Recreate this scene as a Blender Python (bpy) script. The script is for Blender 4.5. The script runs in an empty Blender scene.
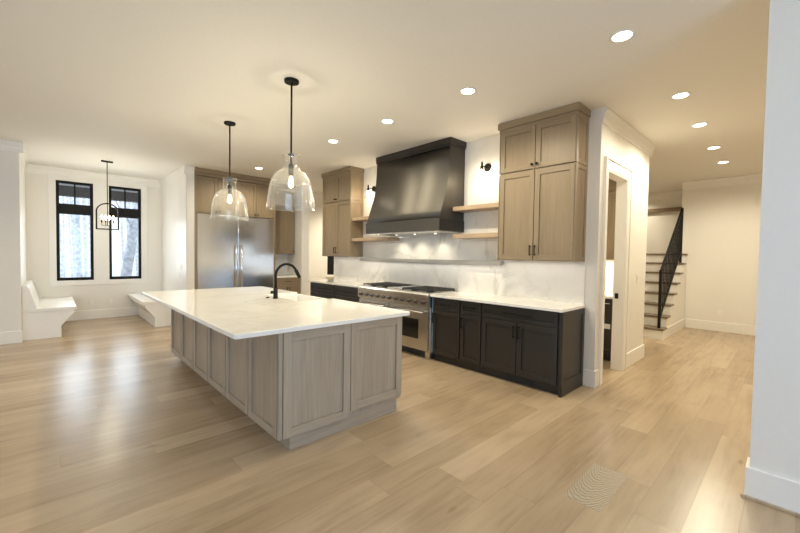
import bpy, bmesh, math, random
from mathutils import Vector, Matrix
random.seed(7)
S = bpy.context.scene
COL = S.collection

# ------------------------------------------------------------------ camera
def set_camera():
    yaw, pitch, roll = map(math.radians, (46.73, 1.729, 0.86))
    f = Vector((math.cos(yaw)*math.cos(pitch), math.sin(yaw)*math.cos(pitch), -math.sin(pitch)))
    r = Vector((math.sin(yaw), -math.cos(yaw), 0)); u = r.cross(f)
    r2 = math.cos(roll)*r + math.sin(roll)*u; u2 = -math.sin(roll)*r + math.cos(roll)*u
    cd = bpy.data.cameras.new('camera'); co = bpy.data.objects.new('camera', cd); COL.objects.link(co)
    m = Matrix.Identity(4)
    for i in range(3):
        m[i][0] = r2[i]; m[i][1] = u2[i]; m[i][2] = -f[i]
    m[0][3], m[1][3], m[2][3] = 0, 0, 1.45
    co.matrix_world = m
    cd.sensor_width = 36; cd.lens = 371.5/800*36; cd.clip_start = 0.02; cd.clip_end = 200
    S.camera = co
set_camera()

# ------------------------------------------------------------------ world, daylight, exposure
W = bpy.data.worlds.new('overcast_sky'); S.world = W; W.use_nodes = True
bg = W.node_tree.nodes['Background']; bg.inputs[0].default_value = (0.76, 0.87, 1.0, 1); bg.inputs[1].default_value = 1.5
S.view_settings.view_transform = 'Standard'; S.view_settings.look = 'None'
S.view_settings.exposure = 0.45; S.view_settings.gamma = 1.0; S.view_settings.use_curve_mapping = False
S.cycles.max_bounces = 12; S.cycles.diffuse_bounces = 8; S.cycles.glossy_bounces = 4; S.cycles.transparent_max_bounces = 16
S.cycles.sample_clamp_indirect = 6; S.cycles.caustics_reflective = False; S.cycles.caustics_refractive = False

def area_light(name, loc, direction, sx, sy, watts, color):
    d = bpy.data.lights.new(name, 'AREA'); d.shape = 'RECTANGLE'; d.size = sx; d.size_y = sy; d.energy = watts; d.color = color
    o = bpy.data.objects.new(name, d); COL.objects.link(o); o.location = loc
    o.rotation_euler = Vector(direction).to_track_quat('-Z', 'Y').to_euler(); return o
DAY = (0.45, 0.68, 1.0)
area_light('daylight_rear_window', (-0.4, -3.98, 1.45), (0, 1, 0.25), 4.6, 2.3, 105, DAY)
area_light('daylight_side_window', (-4.48, 2.2, 1.45), (1, 0, 0.3), 4.6, 2.3, 8, DAY)
area_light('daylight_bay_window', (0.38, 10.32, 1.6), (0, -1, 0), 0.5, 1.5, 8, (0.8, 0.9, 1.0))
area_light('daylight_bay_window', (1.22, 10.32, 1.6), (0, -1, 0), 0.5, 1.5, 8, (0.8, 0.9, 1.0))
WARM = (1.0, 0.905, 0.68)
DOWN_W, HALL_W, PEND_W, SCONCE_W, LANTERN_W, HOOD_W = 68, 90, 25, 9, 28, 5

# ------------------------------------------------------------------ materials
def new_mat(name):
    m = bpy.data.materials.new(name); m.use_nodes = True
    nt = m.node_tree; b = nt.nodes['Principled BSDF']
    return m, nt, b
def N(nt, typ, **kw):
    n = nt.nodes.new(typ)
    for k, v in kw.items(): setattr(n, k, v)
    return n
def math_node(nt, op, a, b=None):
    n = N(nt, 'ShaderNodeMath', operation=op)
    for i, v in enumerate((a, b)):
        if v is None: continue
        if hasattr(v, 'links'): nt.links.new(v, n.inputs[i])
        else: n.inputs[i].default_value = v
    return n.outputs[0]
def ramp(nt, fac, stops):
    r = N(nt, 'ShaderNodeValToRGB'); e = r.color_ramp.elements
    while len(e) < len(stops): e.new(0.5)
    for i, (p, c) in enumerate(stops):
        e[i].position = p; e[i].color = (*c, 1) if len(c) == 3 else c
    nt.links.new(fac, r.inputs[0]); return r.outputs[0]
def coords(nt, scale=(1, 1, 1)):
    t = N(nt, 'ShaderNodeNewGeometry'); mp = N(nt, 'ShaderNodeMapping'); mp.inputs['Scale'].default_value = scale
    nt.links.new(t.outputs['Position'], mp.inputs[0]); return mp.outputs[0]
def noise(nt, vec, scale, detail=4, rough=0.5, dist=0.0):
    n = N(nt, 'ShaderNodeTexNoise'); n.inputs['Scale'].default_value = scale; n.inputs['Detail'].default_value = detail
    n.inputs['Roughness'].default_value = rough; n.inputs['Distortion'].default_value = dist
    nt.links.new(vec, n.inputs['Vector']); return n.outputs['Fac']
def mixc(nt, fac, a, b, blend='MIX'):
    n = N(nt, 'ShaderNodeMix', data_type='RGBA', blend_type=blend)
    for i, v in ((0, fac), (6, a), (7, b)):
        if hasattr(v, 'links'): nt.links.new(v, n.inputs[i])
        elif i == 0: n.inputs[0].default_value = v
        else: n.inputs[i].default_value = (*v, 1)
    return n.outputs[2]
def bump(nt, b, h, strength, dist=0.002):
    n = N(nt, 'ShaderNodeBump'); n.inputs['Strength'].default_value = strength; n.inputs['Distance'].default_value = dist
    nt.links.new(h, n.inputs['Height']); nt.links.new(n.outputs[0], b.inputs['Normal'])

def plain(name, col, rough=0.5, metal=0.0, spec=0.5, nscale=30.0, namp=0.03):
    m, nt, b = new_mat(name)
    v = noise(nt, coords(nt), nscale, 3)
    c = ramp(nt, v, [(0.3, tuple(x*(1-namp) for x in col)), (0.7, tuple(min(1, x*(1+namp)) for x in col))])
    nt.links.new(c, b.inputs['Base Color'])
    b.inputs['Roughness'].default_value = rough; b.inputs['Metallic'].default_value = metal
    b.inputs['Specular IOR Level'].default_value = spec
    return m
def wood(name, dark, mid, light, axis='z', rough=0.42):
    m, nt, b = new_mat(name)
    k = {'x': (1.6, 60, 60), 'y': (60, 1.6, 60), 'z': (60, 60, 1.6)}[axis]
    g = noise(nt, coords(nt, k), 1.6, 6, 0.62, 0.35)
    g2 = noise(nt, coords(nt, tuple(x*0.14 if x > 2 else x*0.6 for x in k)), 1.0, 3, 0.5, 0.6)
    f = math_node(nt, 'ADD', math_node(nt, 'MULTIPLY', g, 0.6), math_node(nt, 'MULTIPLY', g2, 0.4))
    c = ramp(nt, f, [(0.33, dark), (0.5, mid), (0.68, light)])
    nt.links.new(c, b.inputs['Base Color']); b.inputs['Roughness'].default_value = rough
    bump(nt, b, g, 0.08)
    return m
def stone(name, base, vein, tint, vscale=1.1, amount=0.55, rough=0.12, width=0.035):
    m, nt, b = new_mat(name)
    p = coords(nt, (1, 1, 1))
    w = noise(nt, p, vscale, 7, 0.6, 1.4)
    d = math_node(nt, 'ABSOLUTE', math_node(nt, 'SUBTRACT', w, 0.5))
    line = ramp(nt, d, [(0.0, (1, 1, 1)), (width, (0, 0, 0))])
    msk = ramp(nt, noise(nt, p, 0.9, 2), [(0.45, (0, 0, 0)), (0.62, (1, 1, 1))])
    cl = ramp(nt, noise(nt, p, 2.2, 4, 0.55, 0.8), [(0.35, base), (0.75, tint)])
    f = math_node(nt, 'MULTIPLY', math_node(nt, 'MULTIPLY', line, msk), amount)
    nt.links.new(mixc(nt, f, cl, vein), b.inputs['Base Color'])
    b.inputs['Roughness'].default_value = rough
    return m
def brushed(name, col, rough, axis='z', namp=0.12, metal=1.0):
    m, nt, b = new_mat(name)
    k = {'x': (2, 400, 400), 'y': (400, 2, 400), 'z': (400, 400, 2)}[axis]
    g = noise(nt, coords(nt, k), 1.5, 4, 0.6)
    nt.links.new(ramp(nt, g, [(0.3, tuple(x*(1-namp) for x in col)), (0.7, tuple(x*(1+namp) for x in col))]), b.inputs['Base Color'])
    b.inputs['Roughness'].default_value = rough; b.inputs['Anisotropic'].default_value = 0.4
    b.inputs['Metallic'].default_value = metal
    return m
def emitter(name, col, strength):
    m, nt, b = new_mat(name)
    b.inputs['Base Color'].default_value = (*col, 1); b.inputs['Emission Color'].default_value = (*col, 1)
    b.inputs['Emission Strength'].default_value = strength
    return m
def thin_glass(name, tint=(0.97, 0.97, 0.96), refl=0.07, edge=0.75, rough=0.06, milky=0.0):
    m = bpy.data.materials.new(name); m.use_nodes = True; nt = m.node_tree
    for n in list(nt.nodes): nt.nodes.remove(n)
    out = N(nt, 'ShaderNodeOutputMaterial'); mx = N(nt, 'ShaderNodeMixShader'); tr = N(nt, 'ShaderNodeBsdfTransparent'); gl = N(nt, 'ShaderNodeBsdfGlossy')
    tr.inputs[0].default_value = (*tint, 1); gl.inputs['Roughness'].default_value = rough; gl.inputs[0].default_value = (0.95, 0.95, 0.95, 1)
    lw = N(nt, 'ShaderNodeLayerWeight'); lw.inputs[0].default_value = 0.5
    v = noise(nt, coords(nt), 18, 3)
    p = math_node(nt, 'POWER', lw.outputs['Facing'], 3.0)
    f = math_node(nt, 'ADD', math_node(nt, 'MULTIPLY', p, edge), math_node(nt, 'MULTIPLY', v, refl))
    nt.links.new(f, mx.inputs[0]); nt.links.new(tr.outputs[0], mx.inputs[1]); nt.links.new(gl.outputs[0], mx.inputs[2])
    if milky:
        tl = N(nt, 'ShaderNodeBsdfTranslucent'); df = N(nt, 'ShaderNodeBsdfDiffuse'); a1 = N(nt, 'ShaderNodeMixShader'); a2 = N(nt, 'ShaderNodeMixShader')
        nt.links.new(tl.outputs[0], a1.inputs[1]); nt.links.new(df.outputs[0], a1.inputs[2])
        bands = ramp(nt, noise(nt, coords(nt, (1, 1, 9)), 6, 3), [(0.4, (0.3, 0.3, 0.3)), (0.7, (1, 1, 1))])
        nt.links.new(math_node(nt, 'MULTIPLY', bands, milky), a2.inputs[0]); nt.links.new(mx.outputs[0], a2.inputs[1]); nt.links.new(a1.outputs[0], a2.inputs[2])
        mx = a2
    nt.links.new(mx.outputs[0], out.inputs[0]); return m

def oak_floor():
    m, nt, b = new_mat('oak_planks')
    geo = N(nt, 'ShaderNodeNewGeometry'); sp = N(nt, 'ShaderNodeSeparateXYZ'); nt.links.new(geo.outputs['Position'], sp.inputs[0])
    X, Y = sp.outputs[0], sp.outputs[1]
    PW, PL = 0.21, 1.9
    yr = math_node(nt, 'DIVIDE', math_node(nt, 'ADD', Y, 20.0), PW); row = math_node(nt, 'FLOOR', yr)
    wn = N(nt, 'ShaderNodeTexWhiteNoise', noise_dimensions='1D'); nt.links.new(row, wn.inputs['W'])
    xs = math_node(nt, 'ADD', math_node(nt, 'DIVIDE', math_node(nt, 'ADD', X, 20.0), PL), math_node(nt, 'MULTIPLY', wn.outputs[0], 7.0))
    idx = math_node(nt, 'FLOOR', xs)
    cb = N(nt, 'ShaderNodeCombineXYZ'); nt.links.new(row, cb.inputs[0]); nt.links.new(idx, cb.inputs[1])
    w2 = N(nt, 'ShaderNodeTexWhiteNoise', noise_dimensions='2D'); nt.links.new(cb.outputs[0], w2.inputs['Vector'])
    rnd = w2.outputs[0]
    # grain, shifted per plank
    gv = N(nt, 'ShaderNodeCombineXYZ')
    nt.links.new(math_node(nt, 'ADD', math_node(nt, 'MULTIPLY', X, 1.6), math_node(nt, 'MULTIPLY', rnd, 50.0)), gv.inputs[0])
    nt.links.new(math_node(nt, 'MULTIPLY', Y, 22.0), gv.inputs[1]); nt.links.new(math_node(nt, 'MULTIPLY', rnd, 31.0), gv.inputs[2])
    g = noise(nt, gv.outputs[0], 1.0, 3, 0.55, 0.25)
    gv2 = N(nt, 'ShaderNodeCombineXYZ')
    nt.links.new(math_node(nt, 'ADD', math_node(nt, 'MULTIPLY', X, 1.3), math_node(nt, 'MULTIPLY', rnd, 20.0)), gv2.inputs[0])
    nt.links.new(math_node(nt, 'MULTIPLY', Y, 4.0), gv2.inputs[1]); nt.links.new(math_node(nt, 'MULTIPLY', rnd, 9.0), gv2.inputs[2])
    g2 = noise(nt, gv2.outputs[0], 1.4, 3, 0.5, 0.5)
    kv = N(nt, 'ShaderNodeCombineXYZ'); nt.links.new(math_node(nt, 'MULTIPLY', X, 1.1), kv.inputs[0]); nt.links.new(math_node(nt, 'MULTIPLY', Y, 3.3), kv.inputs[1])
    vo = N(nt, 'ShaderNodeTexVoronoi'); vo.inputs['Scale'].default_value = 1.45; nt.links.new(kv.outputs[0], vo.inputs['Vector'])
    spot = ramp(nt, math_node(nt, 'ADD', vo.outputs['Distance'], math_node(nt, 'MULTIPLY', g, 0.04)), [(0.05, (1, 1, 1)), (0.115, (0, 0, 0))])
    sep = N(nt, 'ShaderNodeSeparateColor'); nt.links.new(vo.outputs['Color'], sep.inputs[0])
    knot = math_node(nt, 'MULTIPLY', spot, math_node(nt, 'GREATER_THAN', sep.outputs[0], 0.45))
    base = ramp(nt, rnd, [(0.0, (0.355, 0.260, 0.163)), (0.5, (0.415, 0.311, 0.20)), (1.0, (0.47, 0.36, 0.24))])
    gr = ramp(nt, math_node(nt, 'ADD', math_node(nt, 'MULTIPLY', g, 0.45), math_node(nt, 'MULTIPLY', g2, 0.55)), [(0.28, (0.76, 0.735, 0.70)), (0.5, (1, 1, 1)), (0.72, (1.14, 1.135, 1.12))])
    c = mixc(nt, 1.0, base, gr, 'MULTIPLY')
    c = mixc(nt, math_node(nt, 'MULTIPLY', knot, 0.55), c, (0.20, 0.115, 0.06))
    fy = math_node(nt, 'FRACT', yr); ey = math_node(nt, 'MINIMUM', fy, math_node(nt, 'SUBTRACT', 1.0, fy))
    fx = math_node(nt, 'FRACT', xs); ex = math_node(nt, 'MULTIPLY', math_node(nt, 'MINIMUM', fx, math_node(nt, 'SUBTRACT', 1.0, fx)), PL/PW)
    e = math_node(nt, 'MINIMUM', ey, ex)
    gap = ramp(nt, e, [(0.004, (1, 1, 1)), (0.014, (0, 0, 0))])
    c = mixc(nt, math_node(nt, 'MULTIPLY', gap, 0.35), c, (0.22, 0.14, 0.08))
    nt.links.new(c, b.inputs['Base Color'])
    b.inputs['Roughness'].default_value = 0.27
    bump(nt, b, g, 0.05)
    return m
def cathedral_oak():
    m, nt, b = new_mat('cathedral_oak')
    p = coords(nt, (2.2, 9, 9)); w = N(nt, 'ShaderNodeTexWave', wave_type='RINGS', rings_direction='Z'); w.inputs['Scale'].default_value = 4.2; w.inputs['Distortion'].default_value = 5.0; w.inputs['Detail'].default_value = 2
    mp = N(nt, 'ShaderNodeMapping'); mp.inputs['Location'].default_value = (-6.6, -7.6, 0); nt.links.new(p, mp.inputs[0]); nt.links.new(mp.outputs[0], w.inputs[0])
    nt.links.new(ramp(nt, w.outputs['Fac'], [(0.15, (0.27, 0.215, 0.15)), (0.6, (0.42, 0.345, 0.25))]), b.inputs['Base Color']); b.inputs['Roughness'].default_value = 0.36
    return m

M = {}
M['wall'] = plain('wall_paint', (0.80, 0.775, 0.725), 0.55, namp=0.01)
M['ceil'] = plain('ceiling_paint', (0.79, 0.765, 0.715), 0.7, namp=0.01)
M['trim'] = plain('trim_paint', (0.84, 0.82, 0.78), 0.35, namp=0.01)
M['floor'] = oak_floor(); M['plank'] = cathedral_oak()
WD = ((0.225, 0.166, 0.100), (0.268, 0.200, 0.122), (0.310, 0.234, 0.146))
M['woodz'] = wood('stained_maple_vertical', *WD, 'z'); M['woodx'] = wood('stained_maple_across', *WD, 'x'); M['woody'] = wood('stained_maple_along', *WD, 'y')
WI = ((0.295, 0.243, 0.183), (0.37, 0.31, 0.238), (0.44, 0.374, 0.292))  # cabinet maple again, with cool daylight worked into the colour
M['isz'] = wood('daylit_maple_vertical', *WI, 'z'); M['isx'] = wood('daylit_maple_across', *WI, 'x'); M['isy'] = wood('daylit_maple_along', *WI, 'y')
M['shelf'] = wood('pale_oak', (0.36, 0.25, 0.155), (0.45, 0.325, 0.21), (0.53, 0.40, 0.27), 'y')
DK = ((0.0215, 0.019, 0.0165), (0.025, 0.022, 0.019), (0.029, 0.0255, 0.022))
M['dkz'] = wood('charcoal_paint', *DK, 'z', 0.38)
M['quartz'] = stone('white_quartz', (0.87, 0.85, 0.81), (0.60, 0.54, 0.46), (0.82, 0.79, 0.73), 1.0, 0.35, 0.10)
M['marble'] = stone('veined_backsplash', (0.82, 0.80, 0.75), (0.42, 0.38, 0.33), (0.76, 0.735, 0.69), 0.8, 0.48, 0.16, 0.03)
M['ledge'] = stone('shade_toned_ledge_stone', (0.40, 0.385, 0.36), (0.33, 0.30, 0.27), (0.36, 0.345, 0.325), 0.75, 0.4, 0.2, 0.03)  # shade on the ledge front is put into the stone colour as grey
M['steel'] = brushed('brushed_steel', (0.76, 0.775, 0.79), 0.18, 'x', 0.03)
M['steely'] = brushed('brushed_steel_range', (0.60, 0.585, 0.56), 0.27, 'y', 0.03)
M['hood'] = brushed('blackened_steel', (0.095, 0.087, 0.076), 0.50, 'z', 0.08, 0.9)
M['hoodtrim'] = brushed('blackened_steel_band', (0.075, 0.07, 0.064), 0.40, 'y', 0.1, 0.9)
M['black'] = plain('matte_black_metal', (0.010, 0.0095, 0.009), 0.55, 0.0, 0.18)
M['iron'] = plain('cast_iron', (0.02, 0.02, 0.02), 0.6)
M['dglass'] = plain('dark_oven_glass', (0.012, 0.011, 0.010), 0.06)
M['white'] = plain('white_fireclay', (0.86, 0.85, 0.82), 0.12, namp=0.01)
M['plastic'] = plain('white_plastic', (0.82, 0.80, 0.76), 0.4, namp=0.01)
M['film'] = plain('blue_film', (0.16, 0.24, 0.33), 0.2)
M['glass'] = thin_glass('shade_glass', milky=0.03); M['pane'] = thin_glass('window_pane', (0.98, 0.99, 0.99), 0.04, 0.4, 0.0)
M['disc'] = emitter('lamp_disc', (1.0, 0.93, 0.80), 9.0); M['hood_disc'] = emitter('hood_lamp_disc', (1.0, 0.93, 0.80), 2.0); M['bulb'] = emitter('bulb_glow', (1.0, 0.80, 0.50), 9.0)
M['bulb_white'] = emitter('sconce_glow', (1.0, 0.86, 0.62), 30.0)
M['treadz'] = wood('stair_oak', (0.15, 0.105, 0.065), (0.19, 0.135, 0.085), (0.23, 0.165, 0.105), 'y')
M['bark'] = plain('pale_bark', (0.62, 0.64, 0.68), 0.9, nscale=8, namp=0.3)
M['snow'] = plain('snowy_leaf_litter', (0.70, 0.71, 0.73), 0.9, nscale=2.5, namp=0.25)
M['soffit'] = plain('grey_soffit', (0.45, 0.44, 0.42), 0.7)
M['porch'] = plain('porch_timber', (0.10, 0.09, 0.085), 0.7)

# ------------------------------------------------------------------ mesh helpers
def add_box(bm, x0, x1, y0, y1, z0, z1, mi=0):
    x0, x1 = min(x0, x1), max(x0, x1); y0, y1 = min(y0, y1), max(y0, y1); z0, z1 = min(z0, z1), max(z0, z1)
    v = [bm.verts.new((x, y, z)) for x in (x0, x1) for y in (y0, y1) for z in (z0, z1)]
    for q in ((0, 1, 3, 2), (4, 6, 7, 5), (0, 4, 5, 1), (2, 3, 7, 6), (0, 2, 6, 4), (1, 5, 7, 3)):
        bm.faces.new([v[i] for i in q]).material_index = mi
def add_prism(bm, pts, axis, a0, a1, mi=0, smooth=False):
    def P(p, a):
        return {'x': (a, p[0], p[1]), 'y': (p[0], a, p[1]), 'z': (p[0], p[1], a)}[axis]
    A = [bm.verts.new(P(p, a0)) for p in pts]; B = [bm.verts.new(P(p, a1)) for p in pts]; n = len(pts)
    fs = [bm.faces.new(A), bm.faces.new(B[::-1])]
    for i in range(n):
        f = bm.faces.new((A[i], B[i], B[(i+1) % n], A[(i+1) % n])); f.smooth = smooth; fs.append(f)
    for f in fs: f.material_index = mi
    bmesh.ops.recalc_face_normals(bm, faces=fs)
def add_lathe(bm, prof, c, seg=24, axis='z', cap=True, mi=0):
    def P(r, h, a):
        u, v = r*math.cos(a), r*math.sin(a)
        return {'z': (c[0]+u, c[1]+v, c[2]+h), 'x': (c[0]+h, c[1]+u, c[2]+v), 'y': (c[0]+u, c[1]+h, c[2]+v)}[axis]
    rings = [[bm.verts.new(P(max(r, 1e-4), h, 2*math.pi*i/seg)) for i in range(seg)] for r, h in prof]
    fs = []
    for a, b in zip(rings, rings[1:]):
        for i in range(seg):
            f = bm.faces.new((a[i], a[(i+1) % seg], b[(i+1) % seg], b[i])); f.smooth = True; fs.append(f)
    if cap:
        fs.append(bm.faces.new(rings[0])); fs.append(bm.faces.new(rings[-1][::-1]))
    for f in fs: f.material_index = mi
    bmesh.ops.recalc_face_normals(bm, faces=fs)
def add_tube(bm, pts, r, seg=10, r_end=None):
    pts = [Vector(p) for p in pts]; rings = []; prev = None
    for i, p in enumerate(pts):
        d = (pts[min(i+1, len(pts)-1)] - pts[max(i-1, 0)]).normalized()
        if prev is None:
            n = d.orthogonal().normalized()
        else:
            n = (prev - d*prev.dot(d)).normalized()
        prev = n; b = d.cross(n)
        rr = r if r_end is None else r + (r_end-r)*i/(len(pts)-1)
        rings.append([bm.verts.new(p + rr*(math.cos(2*math.pi*k/seg)*n + math.sin(2*math.pi*k/seg)*b)) for k in range(seg)])
    fs = []
    for a, b in zip(rings, rings[1:]):
        for i in range(seg):
            f = bm.faces.new((a[i], a[(i+1) % seg], b[(i+1) % seg], b[i])); f.smooth = True; fs.append(f)
    fs.append(bm.faces.new(rings[0][::-1])); fs.append(bm.faces.new(rings[-1]))
    bmesh.ops.recalc_face_normals(bm, faces=fs)

def link_mesh(name, bm, mats, origin=(0, 0, 0), bevel=0.0):
    me = bpy.data.meshes.new(name); bmesh.ops.translate(bm, verts=bm.verts, vec=-Vector(origin)); bm.to_mesh(me); bm.free()
    for m in (mats if isinstance(mats, (list, tuple)) else [mats]): me.materials.append(M[m])
    o = bpy.data.objects.new(name, me); COL.objects.link(o)
    if bevel:
        b = o.modifiers.new('edge', 'BEVEL'); b.width = bevel; b.segments = 2; b.limit_method = 'ANGLE'; b.angle_limit = math.radians(40)
    return o
def mesh(fn):
    bm = bmesh.new(); fn(bm); return bm
class Thing:
    """A top-level thing: an Empty at its base; parts are modelled in world coordinates."""
    def __init__(s, name, label, cat, loc, group=None):
        s.loc = Vector(loc); s.root = bpy.data.objects.new(name, None); COL.objects.link(s.root)
        s.root.location = s.loc; s.root.empty_display_size = 0.1
        s.root['label'] = label; s.root['category'] = cat
        if group: s.root['group'] = group
    def part(s, name, fn, mats, bevel=0.0, parent=None, label=None):
        o = link_mesh(name, mesh(fn), mats, s.loc, bevel)
        o.parent = parent or s.root
        if label: o['label'] = label
        return o
    def lamp(s, name, kind, loc, watts, color=WARM, **kw):
        d = bpy.data.lights.new(name, kind); d.energy = watts; d.color = color
        for k, v in kw.items(): setattr(d, k, v)
        o = bpy.data.objects.new(name, d); COL.objects.link(o); o.location = Vector(loc) - s.loc; o.parent = s.root
        return o
def single(name, fn, mats, label, cat, loc, bevel=0.0, group=None):
    o = link_mesh(name, mesh(fn), mats, loc, bevel); o.location = loc
    o['label'] = label; o['category'] = cat
    if group: o['group'] = group
    return o
def struct(name, fn, mats, bevel=0.0, parent=None):
    o = link_mesh(name, mesh(fn), mats, (0, 0, 0), bevel)
    if parent: o.parent = parent
    else: o['kind'] = 'structure'
    return o
def dup(root, loc, label, group=None):
    r = root.copy(); COL.objects.link(r); r.location = loc; r['label'] = label
    if group: r['group'] = group
    for ch in list(root.children):
        c = ch.copy(); COL.objects.link(c); c.parent = r
        for g in list(ch.children):
            d = g.copy(); COL.objects.link(d); d.parent = c
    return r
def boxes(*bs):
    def fn(bm):
        for b in bs: add_box(bm, *b)
    return fn

# a cabinet front: face '-x' at x=P (u runs along y), '-y' at y=P (u runs along x), '+x' likewise
def facebox(bm, face, P, u0, u1, w0, w1, z0, z1, mi=0):
    if face == '-x': add_box(bm, P-w1, P-w0, u0, u1, z0, z1, mi)
    elif face == '+x': add_box(bm, P+w0, P+w1, u0, u1, z0, z1, mi)
    elif face == '-y': add_box(bm, u0, u1, P-w1, P-w0, z0, z1, mi)
    elif face == '+y': add_box(bm, u0, u1, P+w0, P+w1, z0, z1, mi)
def facept(face, P, u, w, z):
    return {'-x': (P-w, u, z), '+x': (P+w, u, z), '-y': (u, P-w, z), '+y': (u, P+w, z)}[face]
def shaker(T, name, face, P, u0, u1, z0, z1, mats, st=0.06, th=0.02, rec=0.013, parent=None):
    def fn(bm):
        facebox(bm, face, P, u0, u0+st, 0, th, z0, z1); facebox(bm, face, P, u1-st, u1, 0, th, z0, z1)
        facebox(bm, face, P, u0+st, u1-st, 0, th, z0, z0+st, 1); facebox(bm, face, P, u0+st, u1-st, 0, th, z1-st, z1, 1)
        facebox(bm, face, P, u0+st, u1-st, 0, th-rec, z0+st, z1-st)
    return T.part(name, fn, mats, 0.0015, parent)
def pull(T, parent, face, P, u, z, length, vertical=True, mat='black'):
    def fn(bm):
        h = length/2
        if vertical:
            facebox(bm, face, P, u-.005, u+.005, .022, .032, z-h, z+h)
            for s in (-1, 1): facebox(bm, face, P, u-.005, u+.005, -.001, .023, z+s*(h-.012)-.005, z+s*(h-.012)+.005)
        else:
            facebox(bm, face, P, u-h, u+h, .022, .032, z-.005, z+.005)
            for s in (-1, 1): facebox(bm, face, P, u+s*(h-.012)-.005, u+s*(h-.012)+.005, -.001, .023, z-.005, z+.005)
    return T.part('pull', fn, mat, 0.001, parent)
def knob(T, parent, face, P, u, z, mat='black'):
    ax = face[1]; s = -1 if face[0] == '-' else 1
    return T.part('knob', lambda bm: add_lathe(bm, [(.006, -.001*s), (.006, .012*s), (.015, .018*s), (.016, .026*s), (.010, .031*s)], facept(face, P, u, 0, z), 14, ax), mat, 0, parent)

# ------------------------------------------------------------------ setting: shell
CZ = 3.1
struct('floor', boxes((-4.6, 12.4, -4.1, 10.4, -0.12, 0)), 'floor')
struct('ceiling', boxes((-4.6, 12.4, -4.1, 10.4, CZ, CZ+0.1)), 'ceil')
struct('floor_plank', boxes((2.27, 2.79, 0.715, 0.925, 0.0002, 0.0012)), 'plank')
# window wall of the breakfast bay, two openings
WX = ((0.09, 0.67), (0.93, 1.51)); WZ = (0.83, 2.86); WY = 10.2
def bay_back(bm):
    xs = [-0.48, WX[0][0], WX[0][1], WX[1][0], WX[1][1], 2.05]
    for i in range(5):
        if i in (1, 3):
            add_box(bm, xs[i], xs[i+1], WY, WY+.16, 0, WZ[0]); add_box(bm, xs[i], xs[i+1], WY, WY+.16, WZ[1], CZ)
        else: add_box(bm, xs[i], xs[i+1], WY, WY+.16, 0, CZ)
struct('wall_window', bay_back, 'wall')
struct('wall_bay_left', boxes((-0.48, -0.35, 8.25, WY, 0, CZ)), 'wall')
struct('wall_bay_right', boxes((1.92, 2.05, 8.04, WY, 0, CZ)), 'wall')
def boards(x, s, y0, y1):
    def fn(bm):
        y = y0
        while y < y1-.02:
            add_box(bm, x, x+s*.0125, y, min(y+.13, y1), BBH, CZ-.16); y += .14
    return fn
BBH = 0.19
struct('trim_bay_boards_left', boards(-0.35, 1, 8.26, WY-.021), 'trim', 0.002)
struct('trim_bay_boards_right', boards(1.92, -1, 8.05, WY-.021), 'trim', 0.002)
struct('wall_left', boxes((-4.6, -0.345, 8.24, 8.38, 0, CZ)), 'wall')
struct('wall_refrigerator', boxes((2.05, 5.54, 8.80, 8.95, 0, CZ), (5.54, 6.40, 8.80, 8.95, 0, 0.82), (5.54, 6.40, 8.80, 8.95, 2.6, CZ), (6.40, 7.6, 8.80, 8.95, 0, CZ)), 'wall')
struct('wall_passage_stub', boxes((4.37, 4.57, 8.08, 8.80, 0, CZ)), 'wall')
struct('wall_passage_end', boxes((7.6, 7.75, 6.0, 8.95, 0, CZ)), 'wall')
struct('wall_range', boxes((4.42, 4.57, 1.5, 6.75, 0, CZ)), 'wall')
struct('wall_backsplash', boxes((4.405, 4.4195, 1.625, 6.74, 0.90, CZ-.001)), 'marble')
OX = (4.63, 5.36); OZ = 2.46
struct('wall_doorway', boxes((4.57, OX[0], 1.5, 1.61, 0, CZ), (OX[0], OX[1], 1.5, 1.61, OZ, CZ), (OX[1], 6.37, 1.5, 1.61, 0, CZ)), 'wall')
struct('wall_pantry_back', boxes((6.25, 6.37, 1.61, 4.0, 0, CZ)), 'wall')
struct('wall_pantry_side', boxes((4.57, 6.25, 3.85, 4.0, 0, CZ)), 'wall')
struct('wall_hall', boxes((9.9, 10.05, -4.1, 1.70, 0, CZ)), 'wall')
struct('wall_stair_back', boxes((11.1, 11.25, 1.5, 4.1, 0, CZ)), 'wall')
struct('wall_stair_side', boxes((6.25, 11.25, 3.95, 4.1, 0, CZ)), 'wall')
struct('wall_stair_return', boxes((10.05, 11.1, 1.57, 1.70, 0, CZ)), 'wall')
struct('wall_right', boxes((3.1, 3.24, -4.0, 0.15, 0, CZ)), 'wall')
struct('wall_hall_right', boxes((3.24, 9.9, -1.35, -1.2, 0, CZ)), 'wall')
struct('wall_rear', boxes((-4.6, -2.7, -4.12, -4.0, 0, CZ), (1.9, 3.1, -4.12, -4.0, 0, CZ), (-2.7, 1.9, -4.12, -4.0, 0, 0.3), (-2.7, 1.9, -4.12, -4.0, 2.6, CZ)), 'wall')
struct('wall_far_left', boxes((-4.62, -4.5, -4.0, -0.1, 0, CZ), (-4.62, -4.5, 4.5, 8.24, 0, CZ), (-4.62, -4.5, -0.1, 4.5, 0, 0.3), (-4.62, -4.5, -0.1, 4.5, 2.6, CZ)), 'wall')

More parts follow.
